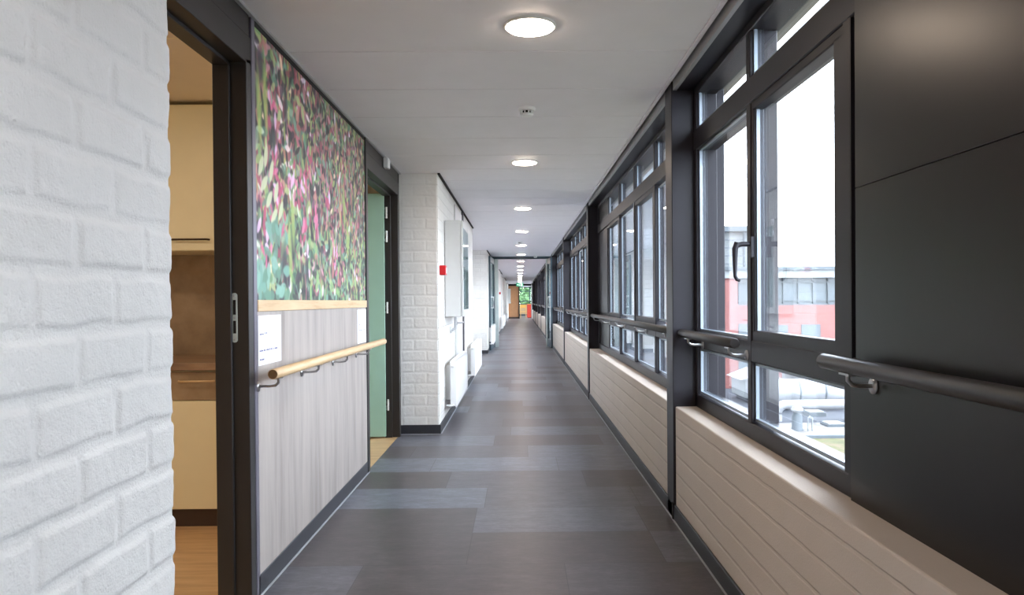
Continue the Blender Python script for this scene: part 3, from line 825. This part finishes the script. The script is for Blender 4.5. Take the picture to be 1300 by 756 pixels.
# radiators
def radiator(y0, y1, z0, z1, label, group='white panel radiators on the left wall', pipe=True):
    xf = -.615; xb = -.675
    root = empty('radiator', (XB, (y0+y1)/2, z0), label, 'radiator', group)
    p_ = MB(); p_.box(xf-.012, xf, y0, y1, z0, z1)
    ob = p_.build('front_panel', M['white_enamel'], root, bevel=.006, seg=2)
    rb = MB(); n = int((y1-y0)/.042)
    for k in range(n):
        yy = y0+.03+k*.042
        if yy < y1-.03: rb.prism([(xf, yy-.012), (xf+.005, yy-.007), (xf+.005, yy+.007), (xf, yy+.012)], 'z', z0+.03, z1-.035)
    rb.build('ribs', M['white_enamel'], root)
    MB().box(xb, xb+.012, y0, y1, z0, z1).build('back_panel', M['white_enamel'], root, bevel=.005, seg=2)
    for q_ in (y0-.001, y1-.008): MB().box(xb, xf, q_, q_+.009, z0+.012, z1).build('side_cover', M['white_enamel'], root, bevel=.003, seg=2)
    gr = MB(); y_ = y0+.012
    while y_ < y1-.02: gr.box(xb+.01, xf-.01, y_, y_+.01, z1-.006, z1-.001); y_ += .022
    gr.box(xb, xb+.012, y0, y1, z1-.008, z1); gr.box(xf-.012, xf, y0, y1, z1-.008, z1); gr.build('top_grille', M['white_enamel'], root)
    for yb_ in (y0+.12, y1-.15): MB().box(XB+.001, xb, yb_, yb_+.03, z0+.06, z1-.05).build('wall_bracket', M['white_enamel'], root)
    MB().lathe((xf-.03, y0-.0, z1-.045), [(0, -.055), (.016, -.055), (.018, -.02), (.012, 0)], 20, 'y').build('valve_knob', M['white_enamel'], root)
    MB().tube([(XB+.02, y0-.02, z0+.02), (xf-.03, y0-.02, z0+.02), (xf-.03, y0+.01, z0+.03)], .009, 10).build('pipe', M['white_enamel'], root)
    return root
ra = radiator(7.12, 8.62, .17, .62, 'white panel radiator below the pale wall cabinet, nearest of the radiators')
rb_ = radiator(10.12, 11.9, .16, .60, 'second white panel radiator, just past the pale wall cabinet')
copy_tree(ra, None, (0, 10.25, 0), 'white panel radiator in front of the left open leaf of glazed screen')
copy_tree(rb_, None, (0, 10.1, 0), 'white panel radiator just beyond the glazed screen on the left')
copy_tree(ra, None, (0, 20.1, 0), 'white panel radiator far down, below the distant red call point')
copy_tree(rb_, None, (0, 20.2, 0), 'white panel radiator far down, one past the distant red call point')
copy_tree(ra, None, (0, 30.2, 0), 'last visible white panel radiator before the brown end wall')

# wall cabinet on the pillar
def wall_cabinet(y0, label):
    w = empty('wall_cabinet', (XB, y0+.38, 1.05), label, 'cabinet', 'pale wall cabinets')
    MB().box(XB+.004, -.572, y0, y0+.78, 1.05, 2.0).build('body', M['pale_grey'], w, bevel=.006, seg=2)
    dr = MB().box(-.569, -.548, y0+.002, y0+.778, 1.052, 1.998).build('door', M['pale_grey'], w, bevel=.004, seg=2)
    MB().box(-.548, -.5465, y0+.05, y0+.73, 1.12, 1.93).build('door_glass', M['screen_glass'], dr)
    MB().tube([(-.548, y0+.04, 1.42), (-.53, y0+.04, 1.42), (-.53, y0+.04, 1.54), (-.548, y0+.04, 1.54)], .005, 8).build('door_handle', M['steel'], dr)
    return w
wc = wall_cabinet(7.20, 'pale grey wall cabinet protruding from the nearest white brick pillar')
copy_tree(wc, None, (0, 40.1, 0), 'pale wall cabinet by the brown wall at the far end of the corridor')
# pipe under the cabinet and short lever handle on the flush door
pp_ = empty('wall_pipe', (XB+.05, 8.0, .9), 'thin grey pipe with a bend, hanging below the pale wall cabinet', 'pipe')
MB().tube([(XB+.05, 7.80, 1.05), (XB+.05, 7.80, .95), (XB+.05, 7.78, .915), (XB+.02, 7.74, .90), (XB+.0, 7.74, .90)], .013, 12).build('pipe_run', M['trim_metal'], pp_)
MB().lathe((XB+.002, 7.74, .90), [(0, .012), (.03, .012), (.034, 0)], 24, 'x').build('pipe_collar', M['pale_grey'], pp_)
dh = [o for o in bpy.data.objects if o.name == 'door_5'][0]
MB().lathe((XB+.006, 8.47, .955), [(0, .008), (.025, .008), (.027, 0)], 24, 'x').tube([(XB+.008, 8.47, .955), (XB+.065, 8.47, .955), (XB+.075, 8.50, .957), (XB+.07, 8.60, .957)], .010, 12).build('door_handle', M['steel'], dh)

# exit sign near the end
e = empty('exit_sign', (.0, 46.3, CH-.22), 'green emergency exit sign with running figure hanging from the far ceiling', 'exit sign')
MB().box(-.17, .27, 46.3, 46.34, CH-.24, CH-.02).build('sign_box', M['exit_green'], e, bevel=.004, seg=1)
g = MB(); yy = 46.2995
g.box(.10, .22, yy-.004, yy, CH-.215, CH-.05)                                   # doorway
g.prism([(-.13, CH-.13), (-.06, CH-.18), (-.06, CH-.15), (-.0, CH-.15), (.0, CH-.115), (-.06, CH-.115), (-.06, CH-.08)], 'y', yy-.004, yy)
g.lathe((.045, yy, CH-.075), [(0, -.004), (.016, -.004), (.016, 0)], 16, 'y', False)
g.tube([(.045, yy, CH-.10), (.035, yy, CH-.15), (.06, yy, CH-.18), (.05, yy, CH-.21)], .010, 6)
g.tube([(.035, yy, CH-.15), (.015, yy, CH-.18), (-.01, yy, CH-.195)], .009, 6)
g.build('pictogram', M['exit_white'], e)

# furniture in the far room
ch = empty('wooden_chair', (.28, 51.2, 0), 'yellow wooden chair by the window past the end of the corridor', 'chair')
MB().box(.08, .50, 51.0, 51.44, .43, .47).build('seat', M['yellow_wood'], ch, bevel=.01)
for (a, b) in ((.10, 51.02), (.48, 51.02), (.10, 51.42), (.48, 51.42)):
    MB().tube([(a, b, 0), (a, b, .43)], .02, 10).build('leg', M['yellow_wood'], ch)
for a in (.10, .48): MB().tube([(a, 51.42, .45), (a, 51.48, .95)], .018, 8).build('back_post', M['yellow_wood'], ch)
MB().box(.10, .48, 51.455, 51.485, .72, .95).build('backrest', M['yellow_wood'], ch, bevel=.008)
cbx = empty('red_cabinet', (.68, 52, 0), 'red waist-high cabinet just inside the right of far doorway', 'cabinet')
MB().box(.56, 1.1, 51.4, 52.2, .04, .96).build('body', M['red_fabric'], cbx, bevel=.01)
MB().box(.55, 1.11, 51.39, 52.21, .96, .99).build('top', M['yellow_wood'], cbx, bevel=.005)
MB().box(.60, 1.06, 51.45, 52.15, 0, .04).build('plinth', M['gap'], cbx)

# ---------------------------------------------------------------- kitchen furniture
kc = empty('kitchen_base_cabinet', (-2.1, 4.2, 0), 'kitchen base cabinet with cream door and brown drawer front, seen through first doorway', 'cabinet')
MB().box(-2.6, XP-.12, 3.96, 4.54, .095, .84).build('body', M['cream'], kc)
MB().box(-2.6, XP-.12, 3.955, 4.5, 0, .093).build('plinth', M['plinth'], kc)
for (xa, xb2) in ((-2.6, -2.0), (-1.995, -1.395), (-1.39, XP-.12)):
    MB().box(xa, xb2-.004, 3.935, 3.957, .097, .678).build('door', M['cream'], kc, bevel=.0015, seg=1)
    dr = MB().box(xa, xb2-.004, 3.935, 3.957, .682, .832).build('drawer', M['concrete_laminate'], kc, bevel=.0015, seg=1)
    if xb2-xa > .4:
        xm = -1.73 if xa > -2 else (xa+xb2)/2
        MB().tube([(xm-.095, 3.935, .785), (xm-.085, 3.912, .785), (xm+.085, 3.912, .785), (xm+.095, 3.935, .785)], .0055, 8).build('handle', M['handle_light'], dr)
tag(MB().box(-2.62, XP-.11, 3.915, 4.545, .843, .883).build('kitchen_worktop', M['worktop'], bevel=.004), 'brown stone-look kitchen worktop above the brown drawer front', 'worktop')
tag(MB().box(-2.62, XP-.11, 4.538, 4.549, .884, 1.498).build('backsplash', M['concrete_laminate']), 'brown stone-look backsplash between kitchen worktop and cream wall cabinet', 'backsplash')
uc = empty('kitchen_wall_cabinet', (-2.1, 4.35, 1.5), 'tall cream kitchen wall cabinet with slim dark handle under the kitchen ceiling', 'cabinet')
MB().box(-2.6, XP-.12, 4.20, 4.545, 1.5, 2.335).build('body', M['cream'], uc)
for (xa, xb2) in ((-2.6, -2.0), (-1.995, -1.395), (-1.39, XP-.12)):
    dr = MB().box(xa, xb2-.004, 4.178, 4.198, 1.502, 2.325).build('door', M['cream'], uc, bevel=.0015, seg=1)
    if xb2-xa > .4:
        xm = -1.86 if xa > -2 else (xa+xb2)/2
        MB().tube([(xm-.105, 4.178, 1.563), (xm-.095, 4.156, 1.563), (xm+.095, 4.156, 1.563), (xm+.105, 4.178, 1.563)], .0055, 8).build('handle', M['handle_dark'], dr)

# ================================================================ OUTSIDE
M['gravel'] = plain('roof_gravel', rgb(104, 101, 99), .9, 0, .4, 60, .6)
def sedum_mat():
    m, nt, bs = new_mat('sedum'); p = position(nt)
    L(nt, ramp(nt, noise(nt, p, 3.5, 8, .75), [(.3, rgb(62, 58, 44)), (.47, rgb(88, 90, 56)), (.56, rgb(104, 92, 72)), (.7, rgb(116, 98, 84))]), bs.inputs['Base Color'])
    bs.inputs['Roughness'].default_value = .95; bump(nt, bs, noise(nt, p, 40, 5, .8), .8, .03); return m
M['sedum'] = sedum_mat()
M['bitumen'] = plain('roofing_felt', rgb(58, 62, 70), .8, 0, .15)
M['duct'] = plain('white_duct', rgb(132, 134, 138), .45, 0, .04)
M['pink_wall_lit'] = plain('red_plaster_lit', rgb(150, 82, 62), .8, 0, .05)  # same plaster as the front; the side's tint from light is painted in
M['pink_wall'] = plain('red_plaster', rgb(132, 84, 80), .8, 0, .05)
M['win_pale'] = plain('pale_glazing', rgb(82, 92, 98), .3, 0, .15)
M['white_band'] = plain('white_band', rgb(128, 132, 134), .5, 0, .03)
M['louvre'] = plain('grey_louvre', rgb(78, 86, 92), .5)
M['grey_facade'] = plain('grey_facade', rgb(66, 72, 76), .7, 0, .1)
RZ = -1.0
tag(MB().box(1.2, 60, -20, 70, RZ-.3, RZ).build('flat_roof', M['bitumen']), 'dark felt flat roof outside below the windows', 'roof', kind=S)
tag(MB().box(1.2, 12, -6, 11.2, RZ, RZ+.05).build('sedum_roof', M['sedum']), 'green and brown sedum planting on the flat roof nearest the window', 'plants', kind='stuff')
tag(MB().box(1.2, 12, 11.35, 12.75, RZ, RZ+.03).build('roof_gravel', M['gravel']), 'strip of pale gravel on the flat roof behind the sedum', 'gravel', kind='stuff')
tag(MB().box(1.2, 12, 11.2, 11.35, RZ, RZ+.10).build('roof_kerb', M['louvre'], bevel=.01), 'grey kerb between sedum planting and gravel on the roof', 'kerb')
def bez(c, r, a0, a1, n=8):
    return [(c[0]+r*math.cos(math.radians(a0+(a1-a0)*k/n)), c[1], c[2]+r*math.sin(math.radians(a0+(a1-a0)*k/n))) for k in range(n+1)]
d1_ = empty('roof_duct', (6.0, 13.1, RZ), 'white pipe with an elbow running low across the roof behind the gravel', 'duct')
MB().tube([(4.62, 13.1, RZ), (4.62, 13.1, RZ+.14)] + bez((4.78, 13.1, RZ+.14), .16, 180, 90, 8) + [(10, 13.1, RZ+.30)], .085, 24).build('pipe_run', M['duct'], d1_)
for xx in (5.9, 7.4, 9.0):
    MB().box(xx-.03, xx+.03, 13.04, 13.16, RZ, RZ+.22).build('pipe_support', M['louvre'], d1_)
d2_ = empty('roof_duct', (6.5, 14.5, RZ), 'fat white insulated duct stretching across the roof behind the elbow pipe', 'duct')
MB().tube([(4.6, 14.5, RZ+.36), (6.05, 14.5, RZ+.36), (6.2, 14.5, RZ+.30), (6.4, 14.5, RZ+.28), (12, 14.5, RZ+.28)], .24, 32, radii=[.25, .25, .2, .15, .15]).build('duct_body', M['duct'], d2_)
for xx in (4.9, 5.5, 6.0):
    MB().lathe((xx, 14.5, RZ+.36), [(.252, -.02), (.262, 0), (.252, .02)], 32, 'x').build('band', M['louvre'], d2_)
for xx in (5.2, 7.6, 9.6):
    MB().box(xx-.04, xx+.04, 14.42, 14.58, RZ, RZ+.16).build('pipe_support', M['louvre'], d2_)
vt = empty('roof_vent', (4.57, 12.03, RZ), 'small grey roof vent with a round cap standing on the gravel', 'vent')
MB().lathe((4.57, 12.03, RZ+.03), [(.10, 0), (.10, .02), (.085, .03), (.085, .24), (.065, .26), (.065, .31)], 24).build('vent_body', M['louvre'], vt)
MB().lathe((4.57, 12.03, RZ+.34), [(.065, 0), (.10, .015), (.10, .05), (.075, .06), (.08, .08), (0, .095)], 24).build('vent_cap', M['duct'], vt)
MB().tube([(4.72, 11.95, RZ+.03), (4.72, 11.95, RZ+.24), (4.75, 11.95, RZ+.27), (4.79, 11.95, RZ+.24), (4.79, 11.95, RZ+.03)], .012, 8).build('vent_pipe', M['white_band'], vt)
def air_unit(x0, x1, y0, y1, h, label):
    sl = empty('air_handling_unit', ((x0+x1)/2, (y0+y1)/2, RZ), label, 'air unit')
    MB().box(x0, x1, y0, y1, RZ+.1, RZ+h).build('housing', M['white_band'], sl, bevel=.03)
    MB().prism([(x0-.1, RZ+h), ((x0+x1)/2, RZ+h+.18), (x1+.1, RZ+h)], 'y', y0-.05, y1+.05).build('sloped_cover', M['duct'], sl)
    MB().box(x0+.15, x1-.15, y0-.03, y0, RZ+.2, RZ+h-.12).build('grille', M['louvre'], sl)
    for q in (x0+.1, x1-.2): MB().box(q, q+.1, y0+.05, y1-.05, RZ, RZ+.1).build('skid', M['bitumen'], sl)
air_unit(4.75, 5.5, 15.4, 16.4, .5, 'white boxy rooftop air unit with a ridged cover left behind the fat duct')
air_unit(6.1, 7.6, 15.8, 17.0, .62, 'wider white rooftop air unit right behind the fat duct')
for k, (xx, yy_) in enumerate(((5.35, 12.45), (5.55, 13.75), (6.9, 12.3))):
    s_ = empty('roof_light', (xx, yy_, RZ), ['low white roof light on the gravel beside the small vent', 'low white roof light between the elbow pipe and the fat duct', 'low white roof light farthest right on the gravel'][k], 'roof light', 'low roof lights')
    MB().box(xx-.16, xx+.16, yy_-.16, yy_+.16, RZ, RZ+.06).build('kerb', M['louvre'], s_); MB().box(xx-.14, xx+.14, yy_-.14, yy_+.14, RZ+.06, RZ+.09).build('dome', M['white_band'], s_, bevel=.01)

# red building opposite
B = empty('red_building', (14, 22, RZ), 'red plastered building, side tinted orange as painted light, with a strip of windows across the roof', 'building')
YB = 18.0; XBc = 5.08
MB().box(XBc, 30, YB, YB+8, RZ, 1.04).build('wall', M['pink_wall'], B)
MB().box(XBc-.03, XBc-.001, YB, YB+8, RZ, 1.98).build('side_wall', M['pink_wall_lit'], B)
MB().box(XBc, 30, YB+.15, YB+8, 1.04, 1.72).build('window_band', M['win_pale'], B)
wf_ = MB(); x_ = XBc+.35
while x_ < 30: wf_.box(x_, x_+.035, YB+.08, YB+.16, 1.04, 1.72); x_ += .37
wf_.box(XBc, 30, YB+.08, YB+.16, 1.04, 1.08).box(XBc, 30, YB+.09, YB+.16, 1.15, 1.17).box(XBc, 30, YB+.08, YB+.16, 1.6, 1.63); wf_.build('window_frames', M['louvre'], B)
MB().box(XBc-.08, 30, YB-.08, YB+8, 1.72, 1.91).build('white_band', M['white_band'], B)
MB().box(XBc-.08, 30, YB-.14, YB+8, 1.91, 1.99).build('roof_edge', M['louvre'], B)
MB().box(XBc, XBc+.3, YB-.02, YB+.15, 1.04, 1.72).build('corner_pier', M['pink_wall'], B)
for (xa, xb3, za, zb) in ((5.40, 5.85, -.72, -.30), (5.40, 5.85, .25, .60), (5.40, 5.85, -.22, .02), (6.35, 6.62, .22, .56), (6.95, 7.42, .20, .57), (8.2, 8.65, .20, .57), (9.4, 9.85, .20, .57)):
    w_ = MB().box(xa, xb3, YB-.03, YB, za, zb).build('window', M['win_pale'], B)
pr = empty('rooftop_plant_room', (5.6, 19.8, 1.99), 'pale louvred rooftop enclosure with thin rails on the red building', 'rooftop enclosure')
MB().box(5.2, 6.2, 19.4, 21.6, 1.99, 3.0).build('body', M['white_band'], pr)
lv = MB()
for zz in (2.12, 2.33, 2.54, 2.75): lv.box(5.0, 5.95, 19.2, 19.25, zz, zz+.025)
lv.build('rails', M['louvre'], pr)
MB().box(4.9, 6.5, 19.1, 21.7, 2.98, 3.12).build('canopy', M['louvre'], pr)
MB().tube([(5.95, 19.25, 1.99), (5.95, 19.25, 2.98)], .04, 10).build('post', M['louvre'], pr)

# grey wing of the same building, farther along the corridor side
gw = empty('grey_building_wing', (4.5, 40, RZ), 'grey plain building wing seen at a slant through the farther windows', 'building')
MB().box(1.6, 7.6, 36, 42, RZ, 13).build('wall', M['grey_facade'], gw)
w_ = MB()
for xx in (2.2, 3.6, 5.0, 6.4):
    for zz in (0, 3, 6, 9): w_.box(xx-.4, xx+.4, 35.96, 36, zz+.2, zz+1.7)
w_.build('windows', M['win_pale'], gw)

# trees beyond the far end window
def leaf_mat():
    m, nt, bs = new_mat('tree_leaves'); p = position(nt)
    L(nt, ramp(nt, noise(nt, p, 1.4, 5, .7), [(.3, rgb(70, 104, 74)), (.5, rgb(108, 144, 106)), (.7, rgb(146, 172, 134))]), bs.inputs['Base Color'])
    bs.inputs['Roughness'].default_value = .8; return m
M['leaves'] = leaf_mat()
def tree(x, y, h, label):
    r = np.random.default_rng(int(x*10)+77)
    root = empty('tree', (x, y, RZ), label, 'tree', 'trees past the far end window')
    MB().tube([(x, y, RZ), (x+.1, y, RZ+h*.4), (x, y, RZ+h*.8)], .25, 10, radii=[.3, .22, .08]).build('trunk', M['plinth'], root)
    b = MB()
    for i in range(9000):
        v = r.normal(size=3); v /= np.linalg.norm(v); v *= r.uniform(.5, 1)
        p = np.array([x, y, RZ+h*.6]) + v*np.array([h*.42, h*.42, h*.42]); s = r.uniform(.12, .3)
        a = r.normal(size=3); a /= np.linalg.norm(a); c2 = np.cross(a, r.normal(size=3)); c2 /= np.linalg.norm(c2)
        b.add([p-a*s, p+c2*s*.5, p+a*s, p-c2*s*.5], [(0, 1, 2, 3)])
    b.build('crown', M['leaves'], root)
tree(-5.6, 76, 6.5, 'green tree left of centre beyond the far window')
tree(.9, 86, 7.4, 'green tree seen in the middle of far window')
tree(8.4, 76, 6.5, 'green tree at the right beyond the far window')
tag(MB().box(-30, 40, 70, 110, RZ-.4, RZ-.02).build('lawn', plain('lawn_grass', rgb(140, 150, 104), .9, 0, .2)), 'pale green lawn beyond the far end window', 'grass', kind='stuff')
